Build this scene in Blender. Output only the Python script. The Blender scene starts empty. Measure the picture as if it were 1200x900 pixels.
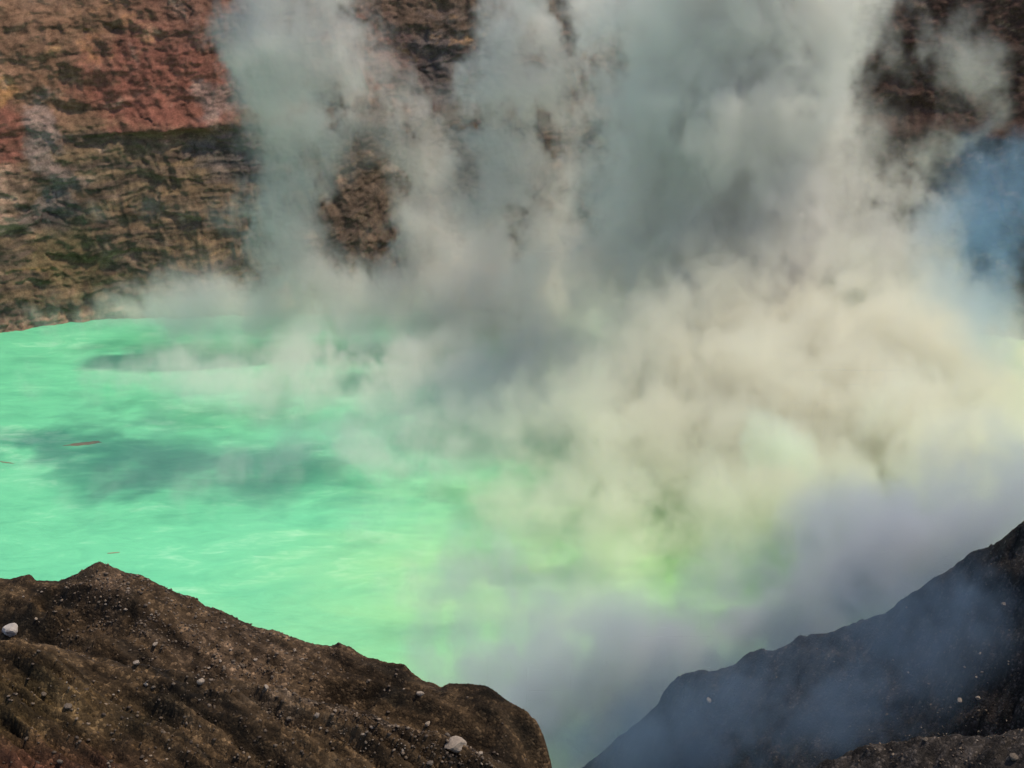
import bpy, math, random
import numpy as np

random.seed(7)
RNG = np.random.default_rng(11)
scene = bpy.context.scene
COL = scene.collection

# ------------------------------------------------------------------ camera
CAM_Z, PITCH, FPX = 120.0, math.radians(20), 1667.0      # FPX: focal length in photo pixels (1200 wide)
cam_d = bpy.data.cameras.new('camera')
cam = bpy.data.objects.new('camera', cam_d)
COL.objects.link(cam)
cam.location = (0, 0, CAM_Z)
cam.rotation_euler = (math.radians(90) - PITCH, 0, 0)
cam_d.sensor_width = 36
cam_d.lens = FPX / 1200 * 36
cam_d.clip_start = 0.5
cam_d.clip_end = 4000
scene.camera = cam
cP, sP = math.cos(PITCH), math.sin(PITCH)


def ray(px, py):
    a = (px - 600) / FPX
    b = (450 - py) / FPX
    return a, cP + b * sP, -sP + b * cP


def at(px, py, Y):
    """the place seen at photo pixel px, py that is Y metres out"""
    dx, dy, dz = ray(px, py)
    t = Y / dy
    return dx * t, Y, CAM_Z + dz * t


def on_lake(px, py):
    dx, dy, dz = ray(px, py)
    t = -CAM_Z / dz
    return dx * t, dy * t, 0.0


# ------------------------------------------------------------------ noise
_perm = np.random.default_rng(3).permutation(256)
_perm = np.concatenate([_perm, _perm, _perm])
_g = np.random.default_rng(5).normal(size=(256, 3))
_g /= np.linalg.norm(_g, axis=1)[:, None]


def pnoise(x, y, z):
    x, y, z = np.broadcast_arrays(np.asarray(x, float), np.asarray(y, float), np.asarray(z, float))
    xi, yi, zi = np.floor(x).astype(int), np.floor(y).astype(int), np.floor(z).astype(int)
    xf, yf, zf = x - xi, y - yi, z - zi
    u, v, w = [t * t * t * (t * (t * 6 - 15) + 10) for t in (xf, yf, zf)]
    out = 0
    for i in (0, 1):
        for j in (0, 1):
            for k in (0, 1):
                h = _perm[_perm[_perm[(xi + i) & 255] + ((yi + j) & 255)] + ((zi + k) & 255)]
                g = _g[h]
                d = g[..., 0] * (xf - i) + g[..., 1] * (yf - j) + g[..., 2] * (zf - k)
                out = out + d * (u if i else 1 - u) * (v if j else 1 - v) * (w if k else 1 - w)
    return out * 1.5


def fbm(x, y, z, octv=5, gain=0.5, ridged=False):
    s, a, n = 0, 1.0, 0
    x, y, z = np.asarray(x, float), np.asarray(y, float), np.asarray(z, float)
    for o in range(octv):
        v = pnoise(x + 17.3 * o, y + 9.1 * o, z + 3.7 * o)
        if ridged:
            v = 1 - 2 * np.abs(v)
        s = s + a * v
        n += a
        a *= gain
        x, y, z = x * 2.03, y * 2.03, z * 2.03
    return s / n


_rt = np.random.default_rng(9).uniform(-1, 1, (256, 5))


def facets(u, v, seed=0):
    """broken rock: tilted flat faces that meet in sharp steps"""
    u, v = np.broadcast_arrays(np.asarray(u, float), np.asarray(v, float))
    iu, iv = np.floor(u).astype(int), np.floor(v).astype(int)
    best = np.full(u.shape, 9.0)
    out = np.zeros(u.shape)
    for i in (-1, 0, 1):
        for j in (-1, 0, 1):
            h = _rt[_perm[_perm[(iu + i + seed) & 255] + ((iv + j) & 255)]]
            cu, cv = iu + i + .5 + .45 * h[..., 0], iv + j + .5 + .45 * h[..., 1]
            du, dv = u - cu, v - cv
            d = du * du + dv * dv
            m = d < best
            best = np.where(m, d, best)
            out = np.where(m, .5 * h[..., 2] + .8 * h[..., 3] * du + .8 * h[..., 4] * dv, out)
    return out


def sstep(a, b, x):
    t = np.clip((x - a) / (b - a), 0, 1)
    return t * t * (3 - 2 * t)


def lerp(a, b, t):
    return a + (b - a) * t


# ------------------------------------------------------------------ object helpers
def link(name, me, mat=None, kind=None, label=None, cat=None, group=None, parent=None):
    o = bpy.data.objects.new(name, me)
    COL.objects.link(o)
    if mat:
        me.materials.append(mat)
    if kind:
        o['kind'] = kind
    if label:
        o['label'] = label
    if cat:
        o['category'] = cat
    if group:
        o['group'] = group
    if parent:
        o.parent = parent
    return o


def grid_mesh(name, X, Y, Z, color=None, flip=False, smooth=True):
    n, m = X.shape
    me = bpy.data.meshes.new(name)
    idx = np.arange(n * m).reshape(n, m)
    q = np.stack([idx[:-1, :-1], idx[1:, :-1], idx[1:, 1:], idx[:-1, 1:]], -1).reshape(-1, 4)
    if flip:
        q = q[:, ::-1]
    me.vertices.add(n * m)
    me.vertices.foreach_set('co', np.stack([X, Y, Z], -1).astype(np.float32).ravel())
    me.loops.add(q.size)
    me.loops.foreach_set('vertex_index', q.astype(np.int32).ravel())
    me.polygons.add(len(q))
    me.polygons.foreach_set('loop_start', np.arange(0, q.size, 4, dtype=np.int32))
    me.update(calc_edges=True)
    me.polygons.foreach_set('use_smooth', np.full(len(q), smooth))
    if color is not None:
        at_ = me.attributes.new('rock_colour', 'FLOAT_COLOR', 'POINT')
        c = np.ones((n * m, 4), np.float32)
        c[:, :3] = np.clip(color, 0.002, 1).reshape(-1, 3)
        at_.data.foreach_set('color', c.ravel())
    return me


class Nodes:
    def __init__(self, tree):
        self.t = tree

    def __call__(self, kind, **kw):
        n = self.t.nodes.new(kind)
        ins = kw.pop('ins', {})
        for k, v in kw.items():
            setattr(n, k, v)
        for k, v in ins.items():
            if isinstance(v, bpy.types.NodeSocket):
                self.t.links.new(v, n.inputs[k])
            else:
                n.inputs[k].default_value = v
        return n

    def math(self, op, a, b=None, c=None, clamp=False):
        n = self.t.nodes.new('ShaderNodeMath')
        n.operation = op
        n.use_clamp = clamp
        for i, v in enumerate((a, b, c)):
            if v is None:
                continue
            if isinstance(v, bpy.types.NodeSocket):
                self.t.links.new(v, n.inputs[i])
            else:
                n.inputs[i].default_value = v
        return n.outputs[0]

    def vmath(self, op, a, b=None):
        n = self.t.nodes.new('ShaderNodeVectorMath')
        n.operation = op
        for i, v in enumerate((a, b)):
            if v is None:
                continue
            if isinstance(v, bpy.types.NodeSocket):
                self.t.links.new(v, n.inputs[i])
            elif op == 'SCALE' and i == 1:
                n.inputs['Scale'].default_value = v
            else:
                n.inputs[i].default_value = v
        return n.outputs[0]


def new_mat(name):
    m = bpy.data.materials.new(name)
    m.use_nodes = True
    m.node_tree.nodes.clear()
    N = Nodes(m.node_tree)
    out = N('ShaderNodeOutputMaterial')
    return m, N, out


def rock_material(name, scale, bump, lo=0.55, hi=1.5, strata=0.0, rough=0.95, attr=True, color=(0.1, 0.08, 0.06), streak=None, grit=0.0):
    """rock: colour per vertex, broken up by fine grain, with grain relief"""
    m, N, out = new_mat(name)
    tc = N('ShaderNodeTexCoord').outputs['Object']
    if attr:
        base = N('ShaderNodeAttribute', attribute_name='rock_colour').outputs['Color']
    else:
        base = N('ShaderNodeRGB')
        base.outputs[0].default_value = (*color, 1)
        base = base.outputs[0]
    n1 = N('ShaderNodeTexNoise', ins={'Vector': tc, 'Scale': scale, 'Detail': 7.0, 'Roughness': 0.68}).outputs[0]
    n2 = N('ShaderNodeTexNoise', ins={'Vector': tc, 'Scale': scale * 6.5, 'Detail': 4.0, 'Roughness': 0.7}).outputs[0]
    h = N.math('ADD', N.math('MULTIPLY', n1, 0.6), N.math('MULTIPLY', n2, 0.4))
    if strata:
        sv = N('ShaderNodeMapping', ins={'Vector': tc, 'Rotation': (0.0, math.radians(4), 0.0), 'Scale': (0.12, 0.12, 2.6)}).outputs[0]
        n3 = N('ShaderNodeTexNoise', ins={'Vector': sv, 'Scale': scale * 1.2, 'Detail': 6.0, 'Roughness': 0.65, 'Distortion': 0.3}).outputs[0]
        h = N.math('ADD', N.math('MULTIPLY', h, 1 - strata), N.math('MULTIPLY', n3, strata))
    f = N('ShaderNodeMapRange', ins={0: h, 1: 0.36, 2: 0.64, 3: lo, 4: hi}).outputs[0]
    if streak is not None:                                       # debris trains running down the slope
        sr = N('ShaderNodeMapping', ins={'Vector': tc, 'Rotation': (0.0, 0.0, streak)}).outputs[0]
        sv = N('ShaderNodeMapping', ins={'Vector': sr, 'Scale': (0.11, 1.1, 0.2)}).outputs[0]
        n4 = N('ShaderNodeTexNoise', ins={'Vector': sv, 'Scale': 1.0, 'Detail': 7.0, 'Roughness': 0.68, 'Distortion': 0.5}).outputs[0]
        f = N.math('MULTIPLY', f, N('ShaderNodeMapRange', ins={0: n4, 1: 0.36, 2: 0.64, 3: 0.40, 4: 1.75}).outputs[0])
        h = N.math('ADD', h, N.math('MULTIPLY', n4, 0.7))
    if grit:                                                     # loose lapilli, stone by stone
        vo = N('ShaderNodeTexVoronoi', ins={'Vector': tc, 'Scale': grit, 'Randomness': 1.0})
        cellv = N('ShaderNodeSeparateColor', ins={0: vo.outputs['Color']}).outputs[0]
        f = N.math('MULTIPLY', f, N('ShaderNodeMapRange', ins={0: N.math('POWER', cellv, 5.0), 1: 0.0, 2: 1.0, 3: 0.82, 4: 2.6}).outputs[0])
        h = N.math('ADD', h, N.math('MULTIPLY', N.math('SUBTRACT', 0.6, vo.outputs['Distance']), N.math('MULTIPLY', cellv, 0.55)))
    colr = N('ShaderNodeMix', data_type='RGBA', blend_type='MULTIPLY', ins={0: 1.0, 6: base, 7: f}).outputs[2]
    bp = N('ShaderNodeBump', ins={'Strength': 1.0, 'Distance': bump, 'Height': h}).outputs[0]
    b = N('ShaderNodeBsdfPrincipled', ins={'Base Color': colr, 'Roughness': rough, 'Normal': bp})
    b.inputs['Specular IOR Level'].default_value = 0.15
    m.node_tree.links.new(b.outputs[0], out.inputs['Surface'])
    return m


# ------------------------------------------------------------------ crater wall
def spline(pts, n):
    p = np.array(pts, float)
    t = np.linspace(0, len(p) - 1.0001, n)
    i = t.astype(int)
    f = (t - i)[:, None]
    g = lambda k: p[np.clip(i + k, 0, len(p) - 1)]
    a, b, c, d = g(-1), g(0), g(1), g(2)
    return 0.5 * ((2 * b) + (c - a) * f + (2 * a - 5 * b + 4 * c - d) * f ** 2 + (3 * b - a - 3 * c + d) * f ** 3)


def wall_xz(px, py):
    z = 40.0
    for _ in range(6):
        x, y, z = at(px, py, 380 + 0.46 * z)
    return x, z


def build_wall():
    plan = spline([(-300, 40), (-270, 170), (-215, 290), (-140, 364), (-60, 383), (20, 390), (100, 376), (175, 335), (240, 262), (285, 160), (300, 40)], 4000)
    seg = np.linalg.norm(np.diff(plan, axis=0), axis=1)
    L = np.concatenate([[0], np.cumsum(seg)])
    s0 = L[np.argmin(np.abs(plan[:, 0]))]
    # finer columns in the part one looks at
    cols = np.concatenate([np.arange(L[0], s0 - 175, 2.2), np.arange(s0 - 175, s0 + 185, 0.42), np.arange(s0 + 185, L[-1], 2.2)])
    zs = np.concatenate([np.arange(-6, 100, 0.36), np.arange(100, 128, 1.5)])
    bx, by = np.interp(cols, L, plan[:, 0]), np.interp(cols, L, plan[:, 1])
    tx, ty = np.gradient(bx, cols), np.gradient(by, cols)
    ln = np.hypot(tx, ty)
    nx, ny = -ty / ln, tx / ln                       # outward
    kern = np.hanning(61)
    kern /= kern.sum()
    pad = lambda v: np.convolve(np.pad(v, 30, mode='edge'), kern, 'valid')
    nx, ny = pad(nx), pad(ny)
    S, Z = np.meshgrid(cols - s0, zs, indexing='ij')
    BX = bx[:, None] + 0 * Z
    wx = S + 5 * fbm(S / 22, Z / 22, 1.3, 4)
    wz = Z + 5 * fbm(S / 22, Z / 22, 7.7, 4)
    # layers: level on the left, tilting up to the right in the middle
    tilt = lerp(0.05, 0.62, sstep(-70, -25, S))
    hgt = wz - tilt * (S + 60) + 1.5 * fbm(S / 40, Z / 40, 4.4, 3)
    lower = sstep(62, 44, wz + 6 * fbm(S / 30, 0, 2.2, 3)) * lerp(1, 0.75, sstep(-40, 60, S))
    r = 9 * fbm(S / 75, Z / 95, 0.5, 3)                                      # buttresses
    r += 2.6 * fbm(wx / 19, wz / 15, 3.1, 6, 0.5)                      # blocks
    r += (0.35 + 0.4 * lower) * fbm(wx / 16, hgt / 2.8, 2.0, 5, 0.62)           # ledges
    r += (0.2 + 0.35 * lower) * fbm(wx / 7, hgt / 0.9, 6.0, 4, 0.6)
    r += 1.2 * lower * fbm(wx / 9, wz / 6, 91.0, 5, .58)
    crack = 1 - np.abs(pnoise(wx / 8 + 0.5 * wz / 9 + .5 * fbm(S / 4, Z / 4, 3.3, 4), wz / 15, 9.0)) * 16
    crack = crack * sstep(0.05, 0.35, fbm(S / 12, Z / 12, 12.0, 3))
    r -= 0.7 * np.clip(crack, 0, 1)
    crk2 = (1 - np.abs(pnoise(wx / 4.5 + .4 * fbm(S / 2, Z / 2, 7.3, 3), wz / 5.5 - 0.5 * wx / 5, 19.0)) * 9) * sstep(-.05, .3, fbm(S / 7, Z / 7, 52.0, 3))
    r -= 0.3 * np.clip(crk2, 0, 1)
    r += 1.0 * fbm(S / 3.6, Z / 3.0, 5.5, 5, 0.66)
    r += 1.5 * (fbm(wx / 8, wz / 6.5, 61.0, 5, .6, True) - .3) * (1 - .5 * lower)

    vert = fbm(wx / 7.5 + .25 * wz / 7.5, wz / 34, 63.0, 4, .55, True)
    r += 2.0 * (vert - .35) * sstep(-.3, .25, fbm(S / 40, Z / 40, 67.0, 2))    # ribs and chutes down the face
    fu, fv = wx + 1.6 * fbm(S / 5, Z / 5, 33.0, 4), wz + 1.6 * fbm(S / 5, Z / 5, 37.0, 4)
    r += (1.4 * sstep(-.25, .3, fbm(S / 30, Z / 22, 43.0, 3))) * facets(fu / 11 + .03 * fv, fv / lerp(9, 6.5, lower), 3) * lerp(1, .7, lower)
    r += (0.6 * sstep(-.1, .3, fbm(S / 20, Z / 14, 47.0, 3))) * facets(fu / 4.2 + .1 * fv, fv / lerp(3.2, 1.8, lower), 21)

    # red overhang with the dark recess below it, round lumps, hollow
    def blob(px, py, rx, ry, x=wx, z=wz):
        cx, cz = wall_xz(px, py)
        return np.exp(-(((x - cx) / (rx * 0.238)) ** 2 + ((z - cz) / (ry * 0.238)) ** 2))
    ox, oz = wall_xz(225, 152)
    over = sstep(-1.0, 0.8, wz - oz - 0.06 * (wx - ox)) * np.exp(-((wx - ox) / 19) ** 2) * np.exp(-np.clip(wz - oz, 0, None) / 22)
    r += 3.6 * over
    r += 2.2 * blob(35, 225, 48, 35) - 2.4 * blob(86, 245, 26, 24) - 2.2 * blob(275, 190, 25, 40)
    r += 2.0 * blob(120, 60, 60, 60) - 1.6 * blob(95, 300, 30, 30)
    lean = 0.46 * Z + 3.0 * sstep(50, 56, wz) - 2.0 * sstep(0, 8, Z)
    out = lean - r + 4
    out = out - 2.2 * sstep(6, 0, Z) * fbm(S / 7, Z / 5, 95.0, 5, .6)
    out = np.where(Z < -1.5, lerp(out, lean, np.clip((-1.5 - Z) / 8, 0, 1)), out)
    X = BX + nx[:, None] * out
    Y = by[:, None] + ny[:, None] * out

    # -------- rock colours, partly with shade and veil painted in
    C = lambda *c: np.array(c, float)
    n_a = fbm(wx / 16, wz / 12, 21.0, 5, 0.6)
    n_b = fbm(wx / 6, wz / 5, 25.0, 5, 0.6)
    n_h = fbm(wx / 26, hgt / 2.4, 28.0, 5, 0.68)
    brown, dark = C(.150, .102, .064), C(.060, .050, .042)
    olive, red, red2 = C(.135, .112, .066), C(.168, .080, .058), C(.130, .072, .054)
    ochre, grey, pale = C(.30, .19, .072), C(.17, .158, .14), C(.33, .26, .19)
    blue, rust = C(.060, .072, .082), C(.36, .17, .05)
    col = brown + (C(.19, .135, .09) - brown) * sstep(-.2, .5, n_a)[..., None]
    low = lower[..., None]
    col = lerp(col, lerp(C(.085, .074, .055), olive, sstep(-.25, .35, n_h)[..., None]), low)
    col = lerp(col, C(.040, .028, .023), (sstep(40, 100, S) * 0.92)[..., None])      # right: dark reddish, backlit shade put into the colour
    col = lerp(col, C(.070, .062, .048), (0.75 * sstep(-75, -45, S) * sstep(60, 0, S))[..., None])

    cw = 9 * fbm(S / 11, Z / 9, 71.0, 5, .62)
    cv = 7 * fbm(S / 11, Z / 9, 75.0, 5, .62)

    def cblob(px, py, rx, ry):
        return blob(px, py, rx * 1.25, ry * 1.25, wx + cw, wz + cv)

    def paint(c, w):
        nonlocal col
        col = lerp(col, c, np.clip(w, 0, 1)[..., None])
    jag = 0.5 * n_a + 0.5 * n_b
    mask = lambda b, k=0.9: sstep(.28, .80, b + k * jag * 0.9)
    paint(red, .95 * mask(cblob(215, 100, 90, 62)) * sstep(-2.5, 1.5, wz - oz - 0.06 * (wx - ox) + 4 * n_b))
    paint(red2, .7 * mask(cblob(240, 20, 70, 50)))
    paint(red, .9 * mask(cblob(35, 155, 62, 40)))
    paint(ochre, .65 * mask(cblob(30, 108, 55, 20), 1.4) * sstep(-.15, .25, n_b))
    paint(ochre, .5 * mask(cblob(140, 45, 40, 25), 1.4) * sstep(0, .35, n_b))
    paint(grey, .75 * mask(cblob(92, 170, 14, 62), 1.0))
    paint(grey, .6 * mask(cblob(265, 120, 40, 14), 1.2))
    paint(pale, .6 * mask(cblob(30, 222, 50, 32), 1.2) * sstep(-.35, .2, n_b))
    paint(blue, .55 * mask(cblob(86, 240, 34, 26), 1.4))  # bluish shade painted into the carved hollow
    paint(blue, .5 * mask(cblob(290, 175, 40, 34), 1.6))  # the same shade painted into the hollow by the overhang
    paint(blue, .55 * mask(cblob(520, 80, 45, 50), 1.6))
    paint(ochre, .5 * mask(cblob(545, 45, 30, 16), 1.3) * sstep(0, .3, n_b))
    paint(red2, .7 * mask(cblob(445, 80, 50, 50)))
    paint(rust, .8 * sstep(.2, .45, n_b) * mask(cblob(88, 300, 32, 26)))
    paint(rust, .55 * sstep(.25, .5, n_b) * mask(cblob(30, 300, 50, 16)))
    paint(C(.11, .10, .05), .7 * mask(cblob(95, 300, 40, 40)))
    paint(dark, .55 * mask(cblob(20, 372, 40, 14)))
    paint(pale, .5 * sstep(5, 1.5, Z + 2 * n_a) * sstep(30, -40, S))                       # pale strip along the shore, the steam's veil painted on
    paint(ochre, .4 * sstep(.3, .6, n_h) * low[..., 0])
    paint(C(.26, .21, .15), .5 * sstep(.18, .55, n_b + 0.3 * n_h))
    paint(dark, .75 * np.clip(crack, 0, 1) + .4 * np.clip(crk2, 0, 1) * sstep(-.2, .3, n_a))  # cracks darkened, their shade put into the colour
    n_v = fbm(wx / 3.2 + .2 * wz / 3.2, wz / 30, 85.0, 4, .6)
    paint(C(.21, .185, .15), .55 * sstep(.15, .5, n_v) * sstep(-.1, .3, n_a))
    paint(C(.060, .048, .038), .5 * sstep(.15, .5, -n_v))
    n_c = fbm(S / 1.6, Z / 1.4, 81.0, 4, .65)
    col = col * (1 + 0.65 * n_b + 0.3 * n_h * lower + .6 * n_c)[..., None]
    col = col * np.array([1.24, .99, .94])
    me = grid_mesh('crater_wall', X, Y, Z, col)
    return link('crater_cliff', me, rock_material('cliff_rock', 0.33, 0.55, 0.5, 1.5, strata=0.14),
                kind='structure', label='red, ochre and grey layered crater cliff behind the green lake')


# ------------------------------------------------------------------ foreground terrain
def crest_fn(pixels, ys):
    """crest line: photo pixels with a distance each -> y(x), z(x)"""
    P = np.array([at(px, py, np.interp(px, ys[0], ys[1])) for px, py in pixels])
    P = P[np.argsort(P[:, 0])]
    return P


LEFT_BACK = [(-420, 760), (-300, 720), (-150, 690), (-60, 684), (0, 678), (10, 679), (20, 676), (36, 673), (42, 680), (70, 681), (85, 674), (100, 665), (116, 657), (130, 662), (150, 670),
             (165, 673), (185, 684), (210, 695), (228, 700), (240, 710), (260, 716), (280, 727), (300, 734), (320, 738), (342, 747), (365, 755),
             (390, 756), (397, 752), (410, 758), (430, 770), (455, 776), (475, 778), (482, 787), (495, 797), (512, 803), (517, 806), (526, 800),
             (550, 800), (570, 803), (582, 811), (600, 823), (618, 832), (630, 847), (638, 865), (645, 890), (652, 930), (665, 1000), (690, 1120)]
LEFT_FRONT = [(-420, 850), (-200, 790), (-60, 758), (0, 754), (65, 757), (110, 774), (165, 782), (200, 790), (260, 804), (320, 812), (360, 824), (430, 838), (480, 856),
              (540, 876), (600, 905), (660, 960), (720, 1100)]
RIGHT_BACK = [(1500, 430), (1350, 530), (1200, 608), (1180, 625), (1160, 637), (1140, 645), (1120, 660), (1100, 675), (1080, 688), (1060, 700), (1040, 715), (1020, 722), (1000, 730),
              (985, 735), (970, 743), (950, 745), (937, 744), (925, 755), (905, 764), (892, 760), (877, 766), (862, 778), (832, 787), (817, 784), (802, 788),
              (788, 798), (777, 812), (770, 830), (755, 842), (740, 852), (720, 868), (700, 885), (680, 900), (640, 935), (560, 1010)]
RIGHT_FRONT = [(1500, 760), (1300, 830), (1200, 858), (1157, 871), (1113, 869), (1087, 866), (1048, 871), (1040, 875), (1020, 879), (1000, 886), (985, 893),
               (968, 900), (920, 925), (860, 960), (760, 1030)]


def ridge(P, x, y, near, far, wob=0, rnd=0.0):
    yc, zc = np.interp(x, P[:, 0], P[:, 1]) + wob, np.interp(x, P[:, 0], P[:, 2])
    d = y - yc
    zs_ = sum(np.interp(x + o, P[:, 0], P[:, 2]) for o in (-2.4, -1.6, -.8, 0, .8, 1.6, 2.4)) / 7
    zc = lerp(zs_, zc, np.exp(-(np.abs(d) / 0.9) ** 2))      # small notches stay near the crest
    dn = np.clip(-d, 0, None)
    df = np.clip(d, 0, None)
    return zc - near * np.sqrt(dn ** 2 + rnd ** 2) + near * rnd - far * df, d


def smax(a, b, k):
    h = np.clip(0.5 + 0.5 * (a - b) / k, 0, 1)
    return b * (1 - h) + a * h + k * h * (1 - h)


PLB = crest_fn(LEFT_BACK, ([-420, 0, 120, 400, 650, 700], [86, 77, 75, 71, 64, 62]))
PLF = crest_fn(LEFT_FRONT, ([-420, 0, 300, 600, 720], [70, 65, 63, 60, 58]))
PRB = crest_fn(RIGHT_BACK, ([500, 680, 900, 1200, 1500], [130, 122, 112, 100, 92]))
PRF = crest_fn(RIGHT_FRONT, ([760, 1000, 1200, 1500], [80, 76, 72, 66]))


def left_height(x, y):
    wob = 0.5 * fbm(x / 5, 0, 8.0, 3)
    a, da = ridge(PLB, x, y, 0.52, 1.15, 0, 0.5)
    b, db = ridge(PLF, x, y, 0.30, 0.9, 0.4 * wob, 0.4)
    base = smax(a, b, 0.5)
    # gullies falling to the right
    d = 0.87 * (0.57 * x + y - 65)                          # across the gullies
    face = sstep(0.2, 2.0, -da)
    dw = d + 0.5 * fbm(x / 5, y / 5, 2.0, 3)
    g = fbm(dw / 1.7, (x - .57 * y) / 16, 5.0, 5, 0.55, True)
    gull = 1.3 * (g - 0.35) * sstep(0.0, 1.6, -db) + 0.85 * (g - .35) * face
    rough = 0.42 * fbm(x / 3.2, y / 3.2, 1.0, 5, 0.55) + 0.22 * fbm(x / 0.8, y / 0.8, 3.0, 5, 0.65)
    rough = rough + 0.16 * np.clip(fbm(x / 0.45, y / 0.45, 8.0, 3, 0.6) - .12, 0, 1) * 1.5
    rough = rough + 0.20 * facets(x / 1.3 + .4 * fbm(x / .8, y / .8, 4.0, 3), y / 1.1, 7) * sstep(-.1, .3, fbm(x / 5, y / 5, 16.0, 3))
    damp = lerp(0.45, 1.0, sstep(0.1, 1.5, np.abs(da)))
    z = base + gull + rough * damp
    # scooped hollows with a steep upper lip
    for (px, py, Yd, r_, dep, st) in SCOOPS:
        hx, hy, _ = at(px, py, Yd)
        e = ((x - hx) / (r_ * st)) ** 2 + ((y - hy) / r_) ** 2 + .5 * fbm(x / 1.5, y / 1.5, 66.0, 3)
        z = z - dep * sstep(1.1, 0.3, e)
    return z


SCOOPS = [(100, 752, 71.5, 1.5, 1.0, 2.2), (392, 788, 67.5, 1.0, 1.2, 2.8), (60, 700, 74, 1.2, .5, .8), (560, 838, 64, 1.1, .5, 1.3),
          (95, 865, 58, 1.3, .4, 2.2), (300, 868, 58.5, 1.3, .35, 2.2)]


def right_height(x, y):
    a, da = ridge(PRB, x, y, 0.62, 1.1, 0, 0.8)
    b, db = ridge(PRF, x, y, 0.35, 0.9, 0.4 * fbm(x / 4, 0, 4.0, 3), 0.4)
    base = smax(a, b, 0.4)
    g = fbm((x + 0.8 * (y - 90) + fbm(x / 6, y / 6, 4.4, 3)) / 4.0, (y - x) / 30, 15.0, 4, 0.55, True)
    face = sstep(0.0, 3.0, -da)
    z = base + 0.9 * (g - .35) * face + (0.8 * fbm(x / 4.5, y / 4.5, 11.0, 5, 0.6) + 0.55 * fbm(x / 1.2, y / 1.2, 13.0, 5, 0.7)) * lerp(0.8, 1.0, sstep(.2, 2, np.abs(da)))
    z = z + (0.55 * facets(x / 2.6 + .4 * fbm(x / 1.2, y / 1.2, 4.0, 3), y / 2.4, 7) + .35 * facets(x / 1.0 + .3 * fbm(x / .6, y / .6, 4.0, 3), y / .9, 11)) * sstep(-.35, .25, fbm(x / 9, y / 9, 16.0, 3)) * lerp(.3, 1.0, sstep(.1, 1.4, np.abs(da)))
    hx, hy, _ = at(1085, 828, 86)
    z = z - 1.6 * np.exp(-(((x - hx) / 3.6) ** 2 + ((y - hy) / 3.0) ** 2))
    return z


def cast(height, px, py, y0, y1, step=0.04):
    dx, dy, dz = ray(px, py)
    Ys = np.arange(y0, y1, step)
    t = Ys / dy
    z = CAM_Z + dz * t
    h = height(dx * t, Ys)
    k = np.nonzero(z <= h)[0]
    if not len(k):
        return None
    k = k[0]
    return dx * t[k], Ys[k], float(h[k])


def build_terrain(name, label, height, xr, yr, res, colour, mat):
    xs, ys = np.arange(xr[0], xr[1], res), np.arange(yr[0], yr[1], res)
    X, Y = np.meshgrid(xs, ys, indexing='ij')
    Z = height(X, Y)
    Z = np.maximum(Z, -3)
    me = grid_mesh(name, X, Y, Z, colour(X, Y, Z))
    return link(name, me, mat, kind='structure', label=label)


def left_colour(X, Y, Z):
    n1, n2 = fbm(X / 4, Y / 4, 31.0, 5, 0.55), fbm(X / 1.0, Y / 1.0, 35.0, 5, 0.65)
    d = 0.87 * (0.57 * X + Y - 65) + 0.5 * fbm(X / 5, Y / 5, 2.0, 3)
    st = fbm(d / 0.8, (X - .57 * Y) / 9, 37.0, 5, 0.65)  # streaks of dark fines that also paint in the gullies' missing shade
    c1, c2, c3 = np.array([.047, .032, .019]), np.array([.014, .011, .0075]), np.array([.080, .056, .034])
    c = lerp(c1, c2, sstep(-.15, .35, n1 + 1.0 * st)[..., None])
    c = lerp(c, c3, (.9 * sstep(.1, .55, -n1 - .3 * st + .5 * n2))[..., None])
    # paler scree below the hump, a sunlit seam painted beside the peak, olive ash low at the left, reddish cinder in the corner

    def spot(px, py, Yd, rx, ry):
        x, y, _ = at(px, py, Yd)
        return np.exp(-(((X - x) / rx) ** 2 + ((Y - y) / ry) ** 2))
    c = lerp(c, np.array([.085, .060, .043]), np.clip(.95 * spot(285, 775, 70, 5, 3.2) * sstep(-.5, .3, n2) + .7 * spot(130, 680, 74, 1.2, 2.2), 0, 1)[..., None])
    c = lerp(c, np.array([.070, .054, .043]), (.75 * spot(410, 845, 62, 6, 1.5) * sstep(-.4, .3, n2))[..., None])
    c = lerp(c, np.array([.050, .036, .016]), (.7 * spot(20, 840, 60, 5, 2.5))[..., None])
    c = lerp(c, np.array([.065, .028, .020]), (.8 * spot(40, 893, 57, 4, 1.3))[..., None])
    return np.array([.93, .84, .72]) * c * (1 + .6 * n2[..., None])


def right_colour(X, Y, Z):
    n1, n2 = fbm(X / 5, Y / 5, 41.0, 5, 0.55), fbm(X / 1.4, Y / 1.4, 45.0, 4, 0.6)
    c = lerp(np.array([.030, .024, .020]), np.array([.014, .013, .013]), sstep(-.2, .4, n1)[..., None])
    x, y, _ = at(1140, 790, 88)
    c = lerp(c, np.array([.055, .038, .031]), (.8 * np.exp(-(((X - x) / 8) ** 2 + ((Y - y) / 5) ** 2)) * sstep(-.4, .3, n2))[..., None])
    return c * (1 + .5 * n2[..., None])


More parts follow.
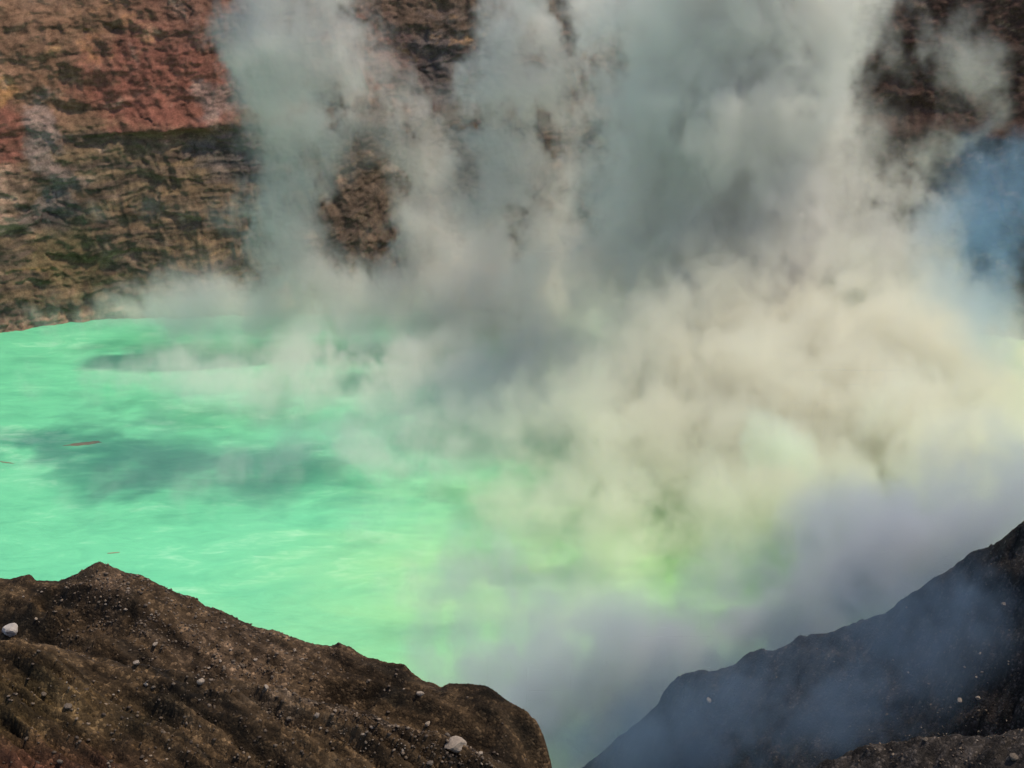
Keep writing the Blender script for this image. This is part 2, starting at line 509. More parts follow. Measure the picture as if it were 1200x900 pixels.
# ------------------------------------------------------------------ rocks
def rock_mesh(name, seed, sub=3, flat=0.8, facets=7):
    import bmesh
    rg = np.random.default_rng(seed)
    bm = bmesh.new()
    bmesh.ops.create_icosphere(bm, subdivisions=sub, radius=1)
    v = np.array([w.co[:] for w in bm.verts])
    planes = rg.normal(size=(facets, 3))
    planes /= np.linalg.norm(planes, axis=1)[:, None]
    for p in planes:                                             # broken faces
        d = v @ p
        lim = rg.uniform(0.5, 0.85)
        v -= np.clip(d - lim, 0, None)[:, None] * p * 0.92
    n = v / np.linalg.norm(v, axis=1)[:, None]
    v += n * (0.16 * fbm(v[:, 0] * 1.3 + seed, v[:, 1] * 1.3, v[:, 2] * 1.3, 3) + 0.07 * fbm(v[:, 0] * 5 + seed, v[:, 1] * 5, v[:, 2] * 5, 3))[:, None]
    v *= np.array([1.0, rg.uniform(.7, .95), flat * rg.uniform(.85, 1.1)])
    for w, c in zip(bm.verts, v):
        w.co = c
    me = bpy.data.meshes.new(name)
    bm.to_mesh(me)
    bm.free()
    me.polygons.foreach_set('use_smooth', np.zeros(len(me.polygons), bool))
    return me


def pebble_mesh(name, pts, sizes, seed):
    """very many pebbles nobody could count, as one mesh"""
    rg = np.random.default_rng(seed)
    base = np.array([(1, 0, 0), (-1, 0, 0), (0, 1, 0), (0, -1, 0), (0, 0, 1), (0, 0, -.6), (.6, .6, .5), (-.6, .55, .45), (.55, -.6, .5), (-.6, -.6, .45)], float)
    faces = np.array([(0, 6, 4), (6, 2, 4), (2, 7, 4), (7, 1, 4), (1, 9, 4), (9, 3, 4), (3, 8, 4), (8, 0, 4), (0, 2, 6), (2, 1, 7), (1, 3, 9), (3, 0, 8),
                      (2, 0, 5), (1, 2, 5), (3, 1, 5), (0, 3, 5)])
    n = len(pts)
    ang = rg.uniform(0, 6.28, n)
    sc = sizes[:, None] * rg.uniform(.6, 1.3, (n, 3)) * np.array([1, 1, .8])
    v = base[None] * (1 + rg.uniform(-.25, .25, (n, 10, 1)))
    v = v * sc[:, None, :]
    c, s = np.cos(ang)[:, None], np.sin(ang)[:, None]
    v = np.stack([v[..., 0] * c - v[..., 1] * s, v[..., 0] * s + v[..., 1] * c, v[..., 2]], -1) + pts[:, None, :]
    f = (faces[None] + 10 * np.arange(n)[:, None, None]).reshape(-1, 3)
    me = bpy.data.meshes.new(name)
    me.vertices.add(n * 10)
    me.vertices.foreach_set('co', v.astype(np.float32).ravel())
    me.loops.add(f.size)
    me.loops.foreach_set('vertex_index', f.astype(np.int32).ravel())
    me.polygons.add(len(f))
    me.polygons.foreach_set('loop_start', np.arange(0, f.size, 3, dtype=np.int32))
    me.update(calc_edges=True)
    at_ = me.attributes.new('rock_colour', 'FLOAT_COLOR', 'POINT')
    t = rg.uniform(0, 1, n) ** 2
    col = lerp(np.array([.055, .040, .030]), np.array([.19, .14, .10]), t[:, None]) * rg.uniform(.8, 1.2, (n, 1))
    cc = np.ones((n, 10, 4), np.float32)
    cc[..., :3] = col[:, None]
    at_.data.foreach_set('color', cc.ravel())
    return me


# ------------------------------------------------------------------ vapour
def vapour(name, label, lo, hi, cell, voxel, shape, colour, sigma, freq, warp, erode, soft, aniso=0.0, absorb=None, seed=0.0):
    """A cloud of vapour: a coarse 3D shape (numpy, on a lattice of 'cell' metres) that geometry nodes
    billow with noise into a fine density grid."""
    lo, hi = np.array(lo, float), np.array(hi, float)
    n = np.maximum(2, np.ceil((hi - lo) / cell).astype(int) + 1)
    ax = [lo[i] + cell * np.arange(n[i]) for i in range(3)]
    GZ, GY, GX = np.meshgrid(ax[2], ax[1], ax[0], indexing='ij')
    f = shape(GX, GY, GZ).astype(np.float32)
    me = bpy.data.meshes.new(name)
    me.vertices.add(f.size)
    me.vertices.foreach_set('co', np.stack([GX, GY, GZ], -1).astype(np.float32).ravel())
    a = me.attributes.new('shape', 'FLOAT', 'POINT')
    a.data.foreach_set('value', f.ravel())
    me.update()
    # material: volume only
    m, N, out = new_mat(name)
    v = N('ShaderNodeVolumePrincipled', ins={'Color': (*colour, 1), 'Density': 1.0, 'Anisotropy': aniso})
    v.inputs['Density Attribute'].default_value = 'density'
    if absorb:
        v.inputs['Absorption Color'].default_value = (*absorb, 1)
    m.node_tree.links.new(v.outputs[0], out.inputs['Volume'])
    o = link(name, me, m, kind='stuff', label=label)
    # nodes
    t = bpy.data.node_groups.new(name, 'GeometryNodeTree')
    t.interface.new_socket('Geometry', in_out='INPUT', socket_type='NodeSocketGeometry')
    t.interface.new_socket('Geometry', in_out='OUTPUT', socket_type='NodeSocketGeometry')
    N = Nodes(t)
    gi, go = N('NodeGroupInput'), N('NodeGroupOutput')
    pos = N('GeometryNodeInputPosition').outputs[0]
    seeded = N.vmath('ADD', pos, (seed, seed * 1.7, seed * 0.6))
    w1 = N('ShaderNodeTexNoise', ins={'Vector': seeded, 'Scale': freq * 0.45, 'Detail': 2.0, 'Roughness': 0.5}).outputs['Color']
    w = N.vmath('SCALE', N.vmath('SUBTRACT', w1, (0.5, 0.5, 0.5)), warp)
    wp = N.vmath('ADD', pos, w)
    gp = N.vmath('SCALE', N.vmath('SUBTRACT', wp, tuple(lo)), 1.0 / cell)
    gp = N.vmath('MAXIMUM', gp, (0, 0, 0))
    gp = N.vmath('MINIMUM', gp, tuple(float(k) - 1.001 for k in n))
    fl = N.vmath('FLOOR', gp)
    fr = N.vmath('SUBTRACT', gp, fl)
    sf, sl = N('ShaderNodeSeparateXYZ', ins={0: fr}).outputs, N('ShaderNodeSeparateXYZ', ins={0: fl}).outputs
    i0 = N.math('ADD', sl[0], N.math('MULTIPLY', float(n[0]), N.math('ADD', sl[1], N.math('MULTIPLY', float(n[1]), sl[2]))))
    na = N('GeometryNodeInputNamedAttribute', data_type='FLOAT', ins={'Name': 'shape'}).outputs[0]

    def sample(off):
        s = t.nodes.new('GeometryNodeSampleIndex')
        s.data_type, s.domain, s.clamp = 'FLOAT', 'POINT', True
        t.links.new(gi.outputs[0], s.inputs[0])
        t.links.new(na, s.inputs['Value'])
        fi = t.nodes.new('FunctionNodeFloatToInt')
        fi.rounding_mode = 'ROUND'
        t.links.new(N.math('ADD', i0, float(off)), fi.inputs[0])
        t.links.new(fi.outputs[0], s.inputs['Index'])
        return s.outputs[0]

    def mix(a_, b_, k):
        return N.math('ADD', a_, N.math('MULTIPLY', k, N.math('SUBTRACT', b_, a_)))
    nx_, nxy = int(n[0]), int(n[0] * n[1])
    e = [mix(mix(sample(k * nxy), sample(k * nxy + 1), sf[0]), mix(sample(k * nxy + nx_), sample(k * nxy + nx_ + 1), sf[0]), sf[1]) for k in (0, 1)]
    S = mix(e[0], e[1], sf[2])
    st = N.vmath('MULTIPLY', seeded, (1.0, 1.0, 0.74))
    st = N.vmath('ADD', st, N.vmath('SCALE', w, 0.6))
    n1 = N('ShaderNodeTexNoise', ins={'Vector': st, 'Scale': freq, 'Detail': 7.0, 'Roughness': 0.70}).outputs[0]
    er = N.math('MULTIPLY', N.math('SUBTRACT', n1, 0.5), erode)
    d = N('ShaderNodeMapRange', interpolation_type='SMOOTHSTEP', ins={0: N.math('ADD', S, N.math('MULTIPLY', er, N.math('MINIMUM', 1.0, N.math('MULTIPLY', S, 3.0)))), 1: 0.12, 2: 0.12 + soft, 3: 0.0, 4: 1.0}).outputs[0]
    d = N.math('MULTIPLY', d, N.math('MULTIPLY', N.math('MINIMUM', N.math('MULTIPLY', N.math('MAXIMUM', S, 0.0), 1.5), 1.0), sigma))
    # keep clear of the domain's faces
    vc = t.nodes.new('GeometryNodeVolumeCube')
    t.links.new(d, vc.inputs['Density'])
    vc.inputs['Min'].default_value = tuple(lo)
    vc.inputs['Max'].default_value = tuple(hi)
    for i, ax_ in enumerate('XYZ'):
        vc.inputs['Resolution ' + ax_].default_value = int((hi[i] - lo[i]) / voxel)
    sm = t.nodes.new('GeometryNodeSetMaterial')
    sm.inputs['Material'].default_value = m
    t.links.new(vc.outputs[0], sm.inputs[0])
    t.links.new(sm.outputs[0], go.inputs[0])
    md = o.modifiers.new('billow', 'NODES')
    md.node_group = t
    return o


def blobs(lst, edge=None):
    """lst: (px, py, distance, radius in metres, strength[, stretch xyz])"""
    L = []
    for b in lst:
        x, y, z = b[0] if b[1] is None else at(b[0], b[1], b[2])
        st = b[5] if len(b) > 5 else (1, 1, 1)
        L.append((x, y, z, b[3], b[4], st))

    def f(X, Y, Z):
        s = np.zeros(X.shape)
        for x, y, z, r, k, st in L:
            d2 = ((X - x) / st[0]) ** 2 + ((Y - y) / st[1]) ** 2 + ((Z - z) / st[2]) ** 2
            g = k * np.exp(-d2 / (r * r))
            s = s + g - s * g * 0.6
        return s
    return f


def column(pts, Y, r, k, n=None):
    """a rising column of vapour through the given photo pixels"""
    out = []
    for (ax, ay), (bx_, by_) in zip(pts[:-1], pts[1:]):
        m = max(1, int(math.hypot(bx_ - ax, by_ - ay) / (r * 3.2)))
        for i in range(m):
            t = i / m
            out.append((lerp(ax, bx_, t), lerp(ay, by_, t), Y, r, k, (1, .42, 1.15)))
    out.append((*pts[-1], Y, r, k, (1, .42, 1.15)))
    return out

# ================================================================== build
build_wall()

# the lake: milky, opaque turquoise water with drifting streaks
m, N, out = new_mat('lake_water')
tc = N('ShaderNodeTexCoord').outputs['Object']
mp = N('ShaderNodeMapping', ins={'Vector': tc, 'Rotation': (0, 0, math.radians(-14)), 'Scale': (0.55, 1.3, 1)}).outputs[0]
n1 = N('ShaderNodeTexNoise', ins={'Vector': mp, 'Scale': 0.030, 'Detail': 6.0, 'Roughness': 0.6, 'Distortion': 0.8}).outputs[0]
n2 = N('ShaderNodeTexNoise', ins={'Vector': mp, 'Scale': 0.20, 'Detail': 6.0, 'Roughness': 0.65, 'Distortion': 1.2}).outputs[0]
n3 = N('ShaderNodeTexNoise', ins={'Vector': mp, 'Scale': 1.3, 'Detail': 4.0, 'Roughness': 0.6}).outputs[0]
k = N.math('ADD', N.math('MULTIPLY', n1, 0.5), N.math('ADD', N.math('MULTIPLY', n2, 0.35), N.math('MULTIPLY', n3, 0.09)))
ramp = N('ShaderNodeValToRGB', ins={0: k})
cr = ramp.color_ramp
cr.elements[0].position, cr.elements[0].color = 0.34, (0.11, 0.46, 0.26, 1)
cr.elements[1].position, cr.elements[1].color = 0.66, (0.46, 0.80, 0.54, 1)
e = cr.elements.new(0.50)
e.color = (0.16, 0.60, 0.325, 1)
sx = N('ShaderNodeSeparateXYZ', ins={0: tc}).outputs
sulf = N('ShaderNodeMapRange', interpolation_type='SMOOTHSTEP', ins={0: N.math('ADD', N.math('SUBTRACT', sx[0], N.math('MULTIPLY', sx[1], 0.55)), N.math('MULTIPLY', n1, 90.0)), 1: -148.0, 2: -55.0, 3: 0.0, 4: 0.75}).outputs[0]
water = N('ShaderNodeMix', data_type='RGBA', ins={0: sulf, 6: ramp.outputs[0], 7: (0.39, 0.62, 0.26, 1)}).outputs[2]
bp = N('ShaderNodeBump', ins={'Strength': 0.25, 'Distance': 0.25, 'Height': N.math('ADD', n2, n3)}).outputs[0]
b = N('ShaderNodeBsdfPrincipled', ins={'Base Color': water, 'Roughness': 0.35, 'IOR': 1.33, 'Normal': bp})
m.node_tree.links.new(b.outputs[0], out.inputs['Surface'])
X, Y = np.meshgrid(np.linspace(-330, 330, 60), np.linspace(-60, 440, 60), indexing='ij')
link('lake', grid_mesh('lake', X, Y, 0 * X), m, kind='structure', label='milky turquoise green crater lake')

# foreground ridges
ash = rock_material('ash_slope', 1.3, 0.16, 0.5, 1.55, streak=math.radians(30), grit=5.5)
ash_r = rock_material('black_ash_slope', 1.0, 0.2, 0.45, 1.6, streak=math.radians(-35), grit=5.0)
build_terrain('ash_ridge', 'dark brown ash ridge with a pointed crest at the lower left', left_height, (-48, 16), (42, 96), 0.13, left_colour, ash)
build_terrain('smoking_ridge', 'black ash ridge under blue fumes at the lower right', right_height, (-6, 75), (52, 150), 0.19, right_colour, ash_r)

# rocks
pale = rock_material('pale_stone', 2.2, 0.06, 0.7, 1.25, attr=False, color=(.28, .22, .17))
white = rock_material('white_stone', 2.2, 0.05, 0.75, 1.2, attr=False, color=(.37, .325, .29))
tan = rock_material('tan_stone', 2.2, 0.06, 0.65, 1.25, attr=False, color=(.13, .10, .076))
protos = {}
for mn, mt in (('pale', pale), ('white', white), ('tan', tan)):
    for q in range(5):
        me = rock_mesh('rock', 20 + q * 3 + len(mn), 3 if q < 3 else 2)
        me.materials.append(mt)
        protos[mn, q] = me


def place_rock(height, yr, px, py, size_px, mat, q, label, group, name='rock', zs=1.0, rot=None):
    h = cast(height, px, py, *yr)
    if h is None:
        return None
    x, y, z = h
    r = size_px * 0.5 * math.hypot(y, CAM_Z - z) / FPX
    o = bpy.data.objects.new(name, protos[mat, q])
    COL.objects.link(o)
    o.location = (x, y, z + r * 0.12)
    o.rotation_euler = (random.uniform(-.3, .3), random.uniform(-.3, .3), random.uniform(0, 6.28) if rot is None else rot)
    o.scale = (r, r * 0.95, r * zs)
    o['label'], o['category'], o['group'] = label, 'rock', group
    return o


LH, LY = left_height, (46, 92)
GL, GR = 'rocks lying on the left ash ridge', 'rocks lying on the right smoking ridge'
named = [
    (13, 741, 25, 'white', 0, 'large whitish boulder at the left edge below the ridge crest', 'boulder', 1.0),
    (534, 876, 29, 'pale', 1, 'large tan angular boulder near the rounded end of the left ridge', 'boulder', .75),
    (493, 813, 10, 'pale', 2, 'pinkish round rock just under the notch in the left ridge', 'rock', .9),
    (502, 849, 9, 'pale', 3, 'pinkish round rock above the large tan angular boulder', 'rock', .9),
    (563, 884, 7, 'pale', 4, 'small round rock just right of the large tan angular boulder', 'rock', .9),
    (525, 862, 7, 'tan', 0, 'small dull rock touching the top of the large tan boulder', 'rock', .9),
    (372, 840, 8, 'pale', 0, 'pale rock on the dark gully right of the scree', 'rock', 1.1),
    (339, 846, 9, 'tan', 1, 'dull grey rock left of the pale rock in the dark gully', 'rock', .9),
    (312, 807, 8, 'pale', 4, 'pale pointed rock at the foot of the scooped hollow', 'rock', 1.2),
    (235, 799, 10, 'pale', 3, 'pale rock at the foot of the scree fan', 'rock', 1.0),
    (161, 780, 9, 'pale', 1, 'flat pale rock in the dip between the two slopes', 'rock', .7),
    (182, 756, 8, 'pale', 2, 'flat pale rock on the dark face right of the hollow', 'rock', .7),
    (80, 829, 13, 'tan', 2, 'wide flat tan rock low on the front slope', 'rock', .6),
    (52, 816, 9, 'tan', 3, 'small flat tan rock above the wide flat tan rock', 'rock', .6),
    (42, 727, 6, 'pale', 4, 'small pale stone to the upper right of the whitish boulder', 'rock', .9),
    (171, 803, 7, 'pale', 0, 'pale pinkish stone at the middle of the front slope', 'rock', .8),
    (180, 807, 7, 'tan', 4, 'dull stone just right of the pale pinkish stone on the front slope', 'rock', .8),
    (258, 775, 6, 'pale', 3, 'pale stone in the middle of the scree fan', 'rock', .8),
    (151, 690, 5, 'pale', 2, 'small pale stone just below the peak of the ridge', 'rock', .9),
    (504, 896, 9, 'tan', 1, 'dull tan rock at the picture bottom left of the tan boulder', 'rock', .9),
    (472, 880, 7, 'pale', 3, 'pale rock in the stone line left of the tan boulder', 'rock', .9),
    (427, 863, 7, 'pale', 1, 'pale slanting rock at the head of the stone line', 'rock', .6),
    (70, 893, 9, 'tan', 3, 'dark tan rock on the reddish cinder in the bottom left corner', 'rock', .9),
]
for px, py, s, mt, q, lb, nm, zs in named:
    place_rock(LH, LY, px, py, s, mt, q, lb, GL, nm, zs)
for px, py, s, mt, q, lb, zs in [
    (1177, 709, 9, 'tan', 0, 'reddish flat rock high on the right slope', .6),
    (831, 822, 8, 'pale', 2, 'pale rock on the tip of the right ridge', 1.0),
    (1124, 822, 10, 'pale', 0, 'pale rock on the reddish scree of the right slope', .8),
    (1146, 819, 8, 'pale', 1, 'pale rock to the right on the reddish scree of the right slope', .8),
    (1084, 868, 9, 'tan', 3, 'dull rock on the crest of the brown mound at the bottom right', .9),
    (1188, 888, 12, 'tan', 1, 'dull brown rock in the bottom right corner', .8),
]:
    place_rock(right_height, (56, 145), px, py, s, mt, q, lb, GR, 'rock', zs)

# the many small stones that nothing tells apart
rg = np.random.default_rng(77)


def scatter(n, zone, height, yr, smin, smax_, label, group):
    done = tries = 0
    while done < n and tries < n * 12:
        tries += 1
        cx, cy, sx, sy, slope = zone[rg.integers(len(zone))]
        u = rg.normal() * sx
        px, py = cx + u, cy + u * slope + rg.normal() * sy
        if not (2 < px < 1198 and py < 897):
            continue
        s = smin + (smax_ - smin) * rg.uniform() ** 2.2
        if place_rock(height, yr, px, py, s, ('pale', 'tan', 'tan')[rg.integers(3)], int(rg.integers(5)), label, group, 'stone', .8):
            done += 1


scatter(70, [(290, 785, 60, 14, .28), (240, 760, 35, 16, .5), (330, 765, 60, 6, .35)], LH, LY, 2.2, 5.5, 'small stone in the pale scree fan under the left ridge crest', 'stones of the scree fan')
scatter(48, [(400, 850, 70, 12, .42), (530, 885, 40, 8, .3)], LH, LY, 2.2, 5.5, 'small stone along the gully at the right end of the left ridge', 'stones along the gully')
scatter(45, [(150, 840, 90, 26, .35), (250, 870, 90, 14, .3)], LH, LY, 2.0, 5, 'small stone on the gullied front slope of the left ridge', 'stones on the front slope')
scatter(35, [(140, 705, 22, 22, .7), (110, 720, 70, 18, .3)], LH, LY, 2.0, 4.5, 'small stone on the face below the pointed crest', 'stones below the pointed crest')
scatter(45, [(1120, 800, 50, 20, -.3), (1100, 850, 60, 12, 0)], right_height, (56, 145), 2.0, 5, 'small stone on the dark slope of the right smoking ridge', 'stones on the right slope')


def gravel(name, label, height, yr, zones, n, seed):
    r2 = np.random.default_rng(seed)
    pts, sz = [], []
    per = n // len(zones)
    for (px0, py0, Yd, rx, ry, sk) in zones:
        x0, y0, _ = at(px0, py0, Yd)
        u, v = r2.normal(size=per) * rx, r2.normal(size=per) * ry
        x, y = x0 + u, y0 + v + u * sk
        keep = fbm(x / 2.2, y / 2.2, 51.0, 3) + 0.5 * r2.uniform(-1, 1, per) > 0.05
        x, y = x[keep], y[keep]
        pts.append(np.stack([x, y, height(x, y)], -1))
        sz.append(0.030 + 0.095 * r2.uniform(0, 1, len(x)) ** 3)
    p, s = np.concatenate(pts), np.concatenate(sz)
    link(name, pebble_mesh(name, p, s, seed), pebble_mat, kind='stuff', label=label)


pebble_mat = rock_material('pebbles', 3.0, 0.02, 0.75, 1.25)
gravel('gravel', 'pale gravel strewn over the brown ash ridge', LH, LY,
       [(285, 775, 70, 4.5, 2.4, -.2), (240, 770, 71, 3.0, 2.4, -.2), (410, 845, 62, 5, 1.3, -.25), (150, 830, 61, 8, 3.5, 0), (130, 690, 74, 2.5, 2.5, 0), (300, 870, 58, 9, 2.5, 0), (520, 880, 60, 3, 1.5, -.2)], 13000, 5)
gravel('gravel', 'dark gravel strewn over the black ash ridge', right_height, (56, 145),
       [(1130, 800, 88, 7, 4, 0), (1080, 880, 72, 8, 3, 0), (1000, 760, 100, 12, 5, -.2)], 7000, 6)

# floating scum rafts on the water
m, N, out = new_mat('scum')
tcs = N('ShaderNodeTexCoord').outputs['Object']
sn = N('ShaderNodeTexNoise', ins={'Vector': tcs, 'Scale': 0.9, 'Detail': 5.0}).outputs[0]
rp = N('ShaderNodeValToRGB', ins={0: sn})
rp.color_ramp.elements[0].color = (.16, .10, .07, 1)
rp.color_ramp.elements[1].color = (.40, .34, .20, 1)
b = N('ShaderNodeBsdfPrincipled', ins={'Base Color': rp.outputs[0], 'Roughness': 0.8})
m.node_tree.links.new(b.outputs[0], out.inputs['Surface'])


def scum(px, py, w_px, aspect, label, seed, ang):
    import bmesh
    cx, cy, _ = on_lake(px, py)
    d = math.hypot(cy, CAM_Z)
    L = w_px * d / FPX / 2
    W = L * aspect
    bm = bmesh.new()
    th = np.linspace(0, 2 * np.pi, 72, endpoint=False)
    r = 1 + 0.85 * fbm(np.cos(th) * 1.6 + seed, np.sin(th) * 1.6, seed, 5, .6)
    top = [bm.verts.new((L * math.cos(t) * k_, W * math.sin(t) * k_ + 0.25 * W * math.sin(3 * math.cos(t)), 0.06)) for t, k_ in zip(th, r)]
    low = [bm.verts.new((v.co.x * 1.03, v.co.y * 1.03, -0.06)) for v in top]
    bm.faces.new(top)
    for i in range(72):
        bm.faces.new((top[i], low[i], low[(i + 1) % 72], top[(i + 1) % 72]))
    me = bpy.data.meshes.new('scum_raft')
    bm.to_mesh(me)
    bm.free()
    o = link('scum_raft', me, m, label=label, cat='scum raft', group='scum rafts drifting on the lake')
    o.location = (cx, cy, 0.0)
    o.rotation_euler = (0, 0, ang)


scum(99, 520, 42, .20, 'long reddish brown raft of scum on the dark green water', 1.7, .22)
scum(7, 542, 20, .10, 'thin pale yellowish strip of scum at the left edge of the lake', 4.2, -.35)
scum(133, 648, 15, .13, 'thin tan strip of scum on the bright water above the pointed crest', 8.9, .15)

# ------------------------------------------------------------------ steam
B = []
#   columns in front of the far wall
B += column([(345, 345), (335, 260), (340, 190), (335, 120), (320, 50), (310, -25)], 350, 9.5, .58)
B += column([(395, 110), (385, 40), (385, -25)], 350, 10, .42)
B += column([(490, 340), (490, 250), (480, 160), (485, 110)], 353, 7, .40)
B += column([(610, 360), (600, 270), (590, 190), (600, 110), (620, 40), (640, -25)], 335, 13.0, .50)
B += column([(670, 330), (680, 240), (690, 150), (675, 60), (690, -25)], 345, 8, .18)
B += column([(750, 330), (735, 240), (745, 150)], 348, 7, .12)
B += column([(800, 380), (800, 290), (810, 200), (805, 110), (790, 30), (795, -25)], 320, 13.5, .55)
B += column([(905, 400), (875, 320), (850, 240), (840, 170), (845, 90), (860, 10), (865, -30)], 300, 20, .72)
B += column([(960, 330), (925, 240), (910, 150), (930, 80), (960, 20), (980, -25)], 310, 12, .42)
B += column([(1070, 420), (1065, 340), (1050, 260)], 300, 12, .38)
B += column([(1130, 430), (1120, 340)], 290, 10, .30)
B += [(1100, 180, 315, 10, .2), (1060, 50, 325, 11, .16), (1130, 40, 322, 10, .14), (1160, 110, 315, 9, .15), (640, 330, 318, 13, .22), (700, 310, 318, 11, .2), (440, 350, 350, 10, .2), (560, 370, 345, 14, .5), (540, 290, 350, 10, .36)]
#   low bank over the far water
for px in range(230, 980, 45):
    B.append((px, 368 + 8 * math.sin(px * .05), 356, 13, (.16 if px < 520 else .18) + .04 * math.sin(px * .03), (1.5, .6, .85)))
for px, py, Y_, r_, k_ in [(330, 430, 318, 15, .30), (420, 430, 318, 17, .36), (510, 440, 312, 17, .40), (600, 450, 305, 18, .42), (690, 440, 305, 19, .48), (760, 470, 295, 19, .55),
                           (250, 450, 305, 14, .27), (440, 530, 275, 17, .30), (150, 440, 310, 14, .30), (60, 430, 320, 12, .22), (60, 380, 350, 8, .30), (130, 365, 358, 10, .32), (220, 330, 358, 10, .30), (540, 530, 272, 17, .32),
                           (340, 560, 262, 14, .24), (200, 590, 250, 12, .2), (60, 600, 246, 12, .18), (460, 620, 240, 14, .28), (380, 690, 215, 11, .22), (200, 240, 352, 9, .18), (110, 250, 352, 8, .15)]:
    B.append((px, py, Y_, r_, k_ * .58, (1.7, .8, .55)))
#   a cloud added above the view to cast shade on the water
for x_, y_, z_, r_, k_ in [(-28, 289, 121, 13, .6), (-48, 297, 120, 12, .55), (-8, 285, 121, 14, .6), (10, 281, 121, 12, .55), (-20, 273, 122, 9, .45)]:
    B.append(((x_, y_, z_), None, None, r_, k_, (1.3, 1.0, .7)))
fB = blobs(B)


def shape_steam(X, Y, Z):
    s = fB(X, Y, Z)
    s *= sstep(134, 124, Z) * sstep(2.5, 5, Z) * sstep(-170, -155, X) * sstep(172, 158, X)
    return s


vapour('steam', 'pale grey steam billowing up from the green lake in front of the cliff',
       (-172, 164, 2.5), (174, 392, 136), 2.6, 0.85, shape_steam, (.985, .955, .91), 0.20, 0.10, 19.0, 6.2, 0.26, aniso=0.2, seed=13.0)

#   soft mist lying on the water, thicker towards the far shore and the plumes
def shape_mist(X, Y, Z):
    k_ = .30 + .75 * sstep(-120, -5, X) * sstep(215, 300, Y) + 1.0 * sstep(320, 365, Y) * sstep(-125, -75, X)
    k_ = k_ * (.75 + .7 * fbm(X / 42, Y / 22, 3.0, 3))
    return np.clip(k_, 0, 2) * sstep(2.5, 6, Z) * np.exp(-np.clip(Z - 5, 0, None) / 9) * sstep(-168, -150, X) * sstep(70, 30, X) * sstep(190, 225, Y) * sstep(384, 374, Y)


vapour('mist', 'thin white mist lying low on the green lake under the cliff',
       (-170, 188, 2.5), (74, 386, 34), 3.0, 1.6, shape_mist, (.97, .965, .94), 0.055, 0.05, 14.0, 1.6, 0.7, seed=71.0)

#   the bank on the right, warm sunlight put into its cream colour, and the thin veil below it
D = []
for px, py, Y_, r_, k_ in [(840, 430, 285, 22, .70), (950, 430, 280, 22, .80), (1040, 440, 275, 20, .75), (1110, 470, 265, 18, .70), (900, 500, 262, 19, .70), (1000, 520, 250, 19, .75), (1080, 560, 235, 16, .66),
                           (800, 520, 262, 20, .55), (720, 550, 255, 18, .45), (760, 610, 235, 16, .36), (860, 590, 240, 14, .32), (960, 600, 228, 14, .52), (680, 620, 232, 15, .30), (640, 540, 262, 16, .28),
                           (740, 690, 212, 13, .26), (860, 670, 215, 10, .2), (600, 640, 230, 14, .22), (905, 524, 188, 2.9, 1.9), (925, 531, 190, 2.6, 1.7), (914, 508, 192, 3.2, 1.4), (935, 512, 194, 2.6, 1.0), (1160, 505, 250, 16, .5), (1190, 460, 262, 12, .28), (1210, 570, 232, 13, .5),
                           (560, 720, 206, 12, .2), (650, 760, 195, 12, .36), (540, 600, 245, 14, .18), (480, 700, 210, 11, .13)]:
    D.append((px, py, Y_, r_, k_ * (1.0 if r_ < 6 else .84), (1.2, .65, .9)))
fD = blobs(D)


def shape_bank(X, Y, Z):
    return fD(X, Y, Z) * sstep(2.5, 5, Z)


vapour('cream_steam', 'steam coloured cream as if sunlit, low over the right half of the lake',
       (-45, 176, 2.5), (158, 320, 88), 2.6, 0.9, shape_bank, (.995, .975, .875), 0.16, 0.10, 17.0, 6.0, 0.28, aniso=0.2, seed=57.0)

#   the blue puff at the right
F = []
for px, py, Y_, r_, k_ in [(1168, 212, 215, 8, .55), (1195, 265, 212, 9, .55), (1165, 300, 212, 8, .4), (1200, 350, 210, 9, .5), (1130, 240, 215, 6, .45), (1185, 180, 220, 7, .35), (1160, 380, 212, 8, .3)]:
    F.append((px, py, Y_, r_, k_, (1.15, .5, 1.0)))
fF = blobs(F)


def shape_puff(X, Y, Z):
    return fF(X, Y, Z) * sstep(118, 106, X)


vapour('blue_fume', 'blue puff of volcanic fume at the right edge in front of the dark cliff',
       (42, 182, 30), (120, 246, 104), 2.4, 0.8, shape_puff, (.46, .66, .86), 0.075, 0.12, 16.0, 7.0, 0.35, seed=41.0)

#   vapour with its shade put into the grey colour, pouring over the shore between the ridges
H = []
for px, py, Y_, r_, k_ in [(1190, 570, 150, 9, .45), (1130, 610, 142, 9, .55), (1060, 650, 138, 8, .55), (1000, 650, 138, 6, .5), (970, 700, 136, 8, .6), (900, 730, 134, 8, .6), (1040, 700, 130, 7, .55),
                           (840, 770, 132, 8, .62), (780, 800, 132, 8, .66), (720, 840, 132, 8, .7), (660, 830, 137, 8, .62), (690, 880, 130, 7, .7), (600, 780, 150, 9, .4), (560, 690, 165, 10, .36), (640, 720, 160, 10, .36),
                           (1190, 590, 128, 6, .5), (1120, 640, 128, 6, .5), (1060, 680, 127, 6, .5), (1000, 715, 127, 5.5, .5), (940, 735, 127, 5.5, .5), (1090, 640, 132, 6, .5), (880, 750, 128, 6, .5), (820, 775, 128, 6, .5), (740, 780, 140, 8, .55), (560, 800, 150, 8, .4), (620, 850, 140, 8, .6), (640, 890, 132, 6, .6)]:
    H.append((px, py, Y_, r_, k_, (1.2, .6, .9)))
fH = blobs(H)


def shape_shore(X, Y, Z):
    return fH(X, Y, Z) * sstep(123, 127, Y) * sstep(188, 178, Y) * sstep(-34, -26, X) * sstep(2.5, 5, Z)


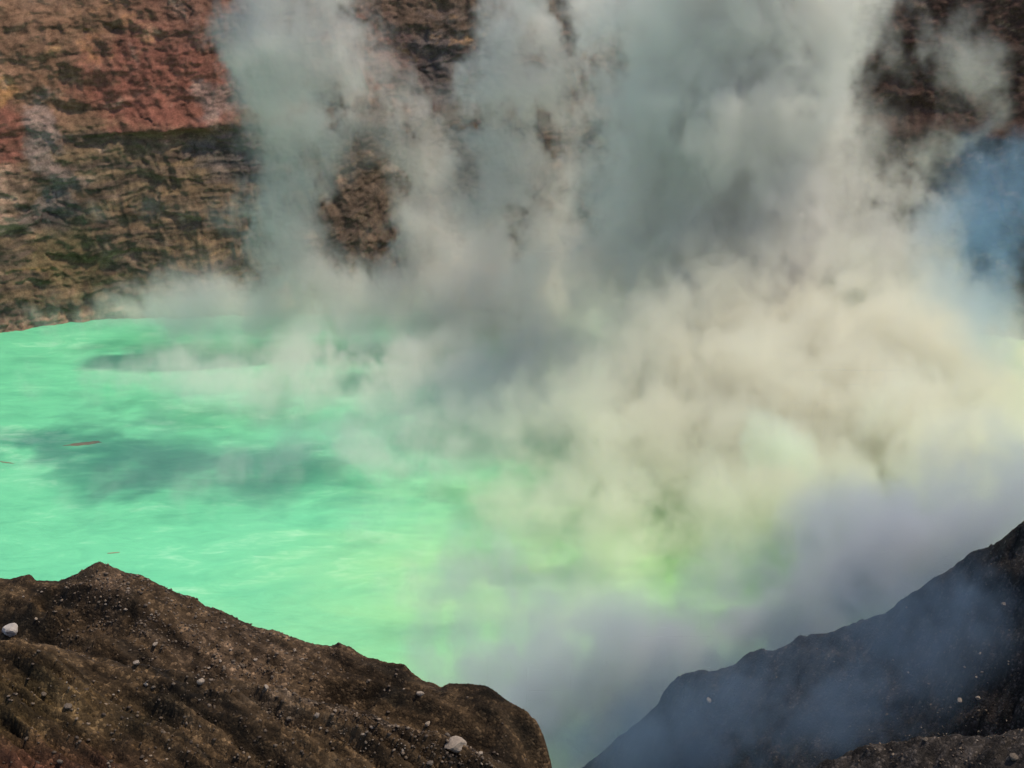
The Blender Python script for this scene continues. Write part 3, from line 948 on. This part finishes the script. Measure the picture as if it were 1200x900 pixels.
vapour('shore_vapour', 'vapour coloured slate grey as if shaded, drifting low between the lake and the right ridge',
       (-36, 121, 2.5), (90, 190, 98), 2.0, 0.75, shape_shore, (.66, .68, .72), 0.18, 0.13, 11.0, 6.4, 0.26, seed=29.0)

#   thin blue fumes on the right ridge, the blue darkened to stand in for shade
G = []
for px, py, Y_, r_, k_ in [(1100, 720, 92, 4.5, .5), (1040, 760, 94, 4.5, .45), (1150, 690, 90, 4, .5), (960, 800, 96, 4.5, .45), (900, 830, 98, 4.5, .5), (840, 860, 100, 4.5, .55), (780, 880, 102, 4.5, .65),
                           (730, 880, 104, 4.5, .65), (1000, 840, 88, 4, .5), (1080, 800, 86, 3.2, .35), (1170, 740, 86, 3, .35), (930, 760, 100, 4, .4), (940, 870, 88, 3.5, .45), (1000, 700, 104, 3.5, .4), (870, 800, 104, 3.5, .35), (700, 875, 111, 4.5, .6), (750, 835, 111, 4, .5), (800, 800, 111, 3.5, .42), (860, 775, 108, 3, .3)]:
    G.append((px, py, Y_, r_, k_, (1.25, .8, .9)))
fG = blobs(G)


def shape_near_fume(X, Y, Z):
    return fG(X, Y, Z) * sstep(80, 83, Y) * sstep(116, 112, Y)


vapour('ridge_fume', 'thin blue fume creeping over the black ash ridge at the right',
       (-2, 78, 30), (46, 118, 84), 1.2, 0.45, shape_near_fume, (.22, .31, .43), 0.13, 0.17, 6.0, 6.4, 0.4, seed=83.0)

# ------------------------------------------------------------------ light
SUN_EL, SUN_AZ = math.radians(66), math.radians(84)     # azimuth: clockwise from straight ahead (+y)
w = bpy.data.worlds.new('World')
scene.world = w
w.use_nodes = True
nt = w.node_tree
bg = nt.nodes['Background']
sky = nt.nodes.new('ShaderNodeTexSky')
sky.sky_type = 'NISHITA'
sky.sun_disc = False
sky.sun_elevation = SUN_EL
sky.sun_rotation = SUN_AZ
sky.altitude = 1200
sky.dust_density = 3.0
sky.ozone_density = 0.6
nt.links.new(sky.outputs[0], bg.inputs[0])
bg.inputs[1].default_value = 0.15
sd = bpy.data.lights.new('sun', 'SUN')
sd.energy = 2.75
sd.angle = math.radians(0.53)
sd.color = (1.0, .89, .70)
so = bpy.data.objects.new('sun', sd)
COL.objects.link(so)
from mathutils import Vector
dirn = Vector((math.sin(SUN_AZ) * math.cos(SUN_EL), math.cos(SUN_AZ) * math.cos(SUN_EL), math.sin(SUN_EL)))
so.rotation_euler = (-dirn).to_track_quat('-Z', 'Y').to_euler()
so.location = (120, 0, 300)

# ------------------------------------------------------------------ render
scene.render.engine = 'CYCLES'
c = scene.cycles
c.max_bounces = 8
c.diffuse_bounces = 2
c.glossy_bounces = 2
c.volume_bounces = 5
c.transparent_max_bounces = 96
c.volume_step_rate = 1.8
c.volume_max_steps = 512
c.use_denoising = True
c.use_adaptive_sampling = True
c.adaptive_threshold = 0.03
c.sample_clamp_indirect = 4
vs = scene.view_settings
vs.view_transform = 'Standard'
vs.look = 'None'
vs.exposure = 0.30
vs.gamma = 1.0
vs.use_curve_mapping = False
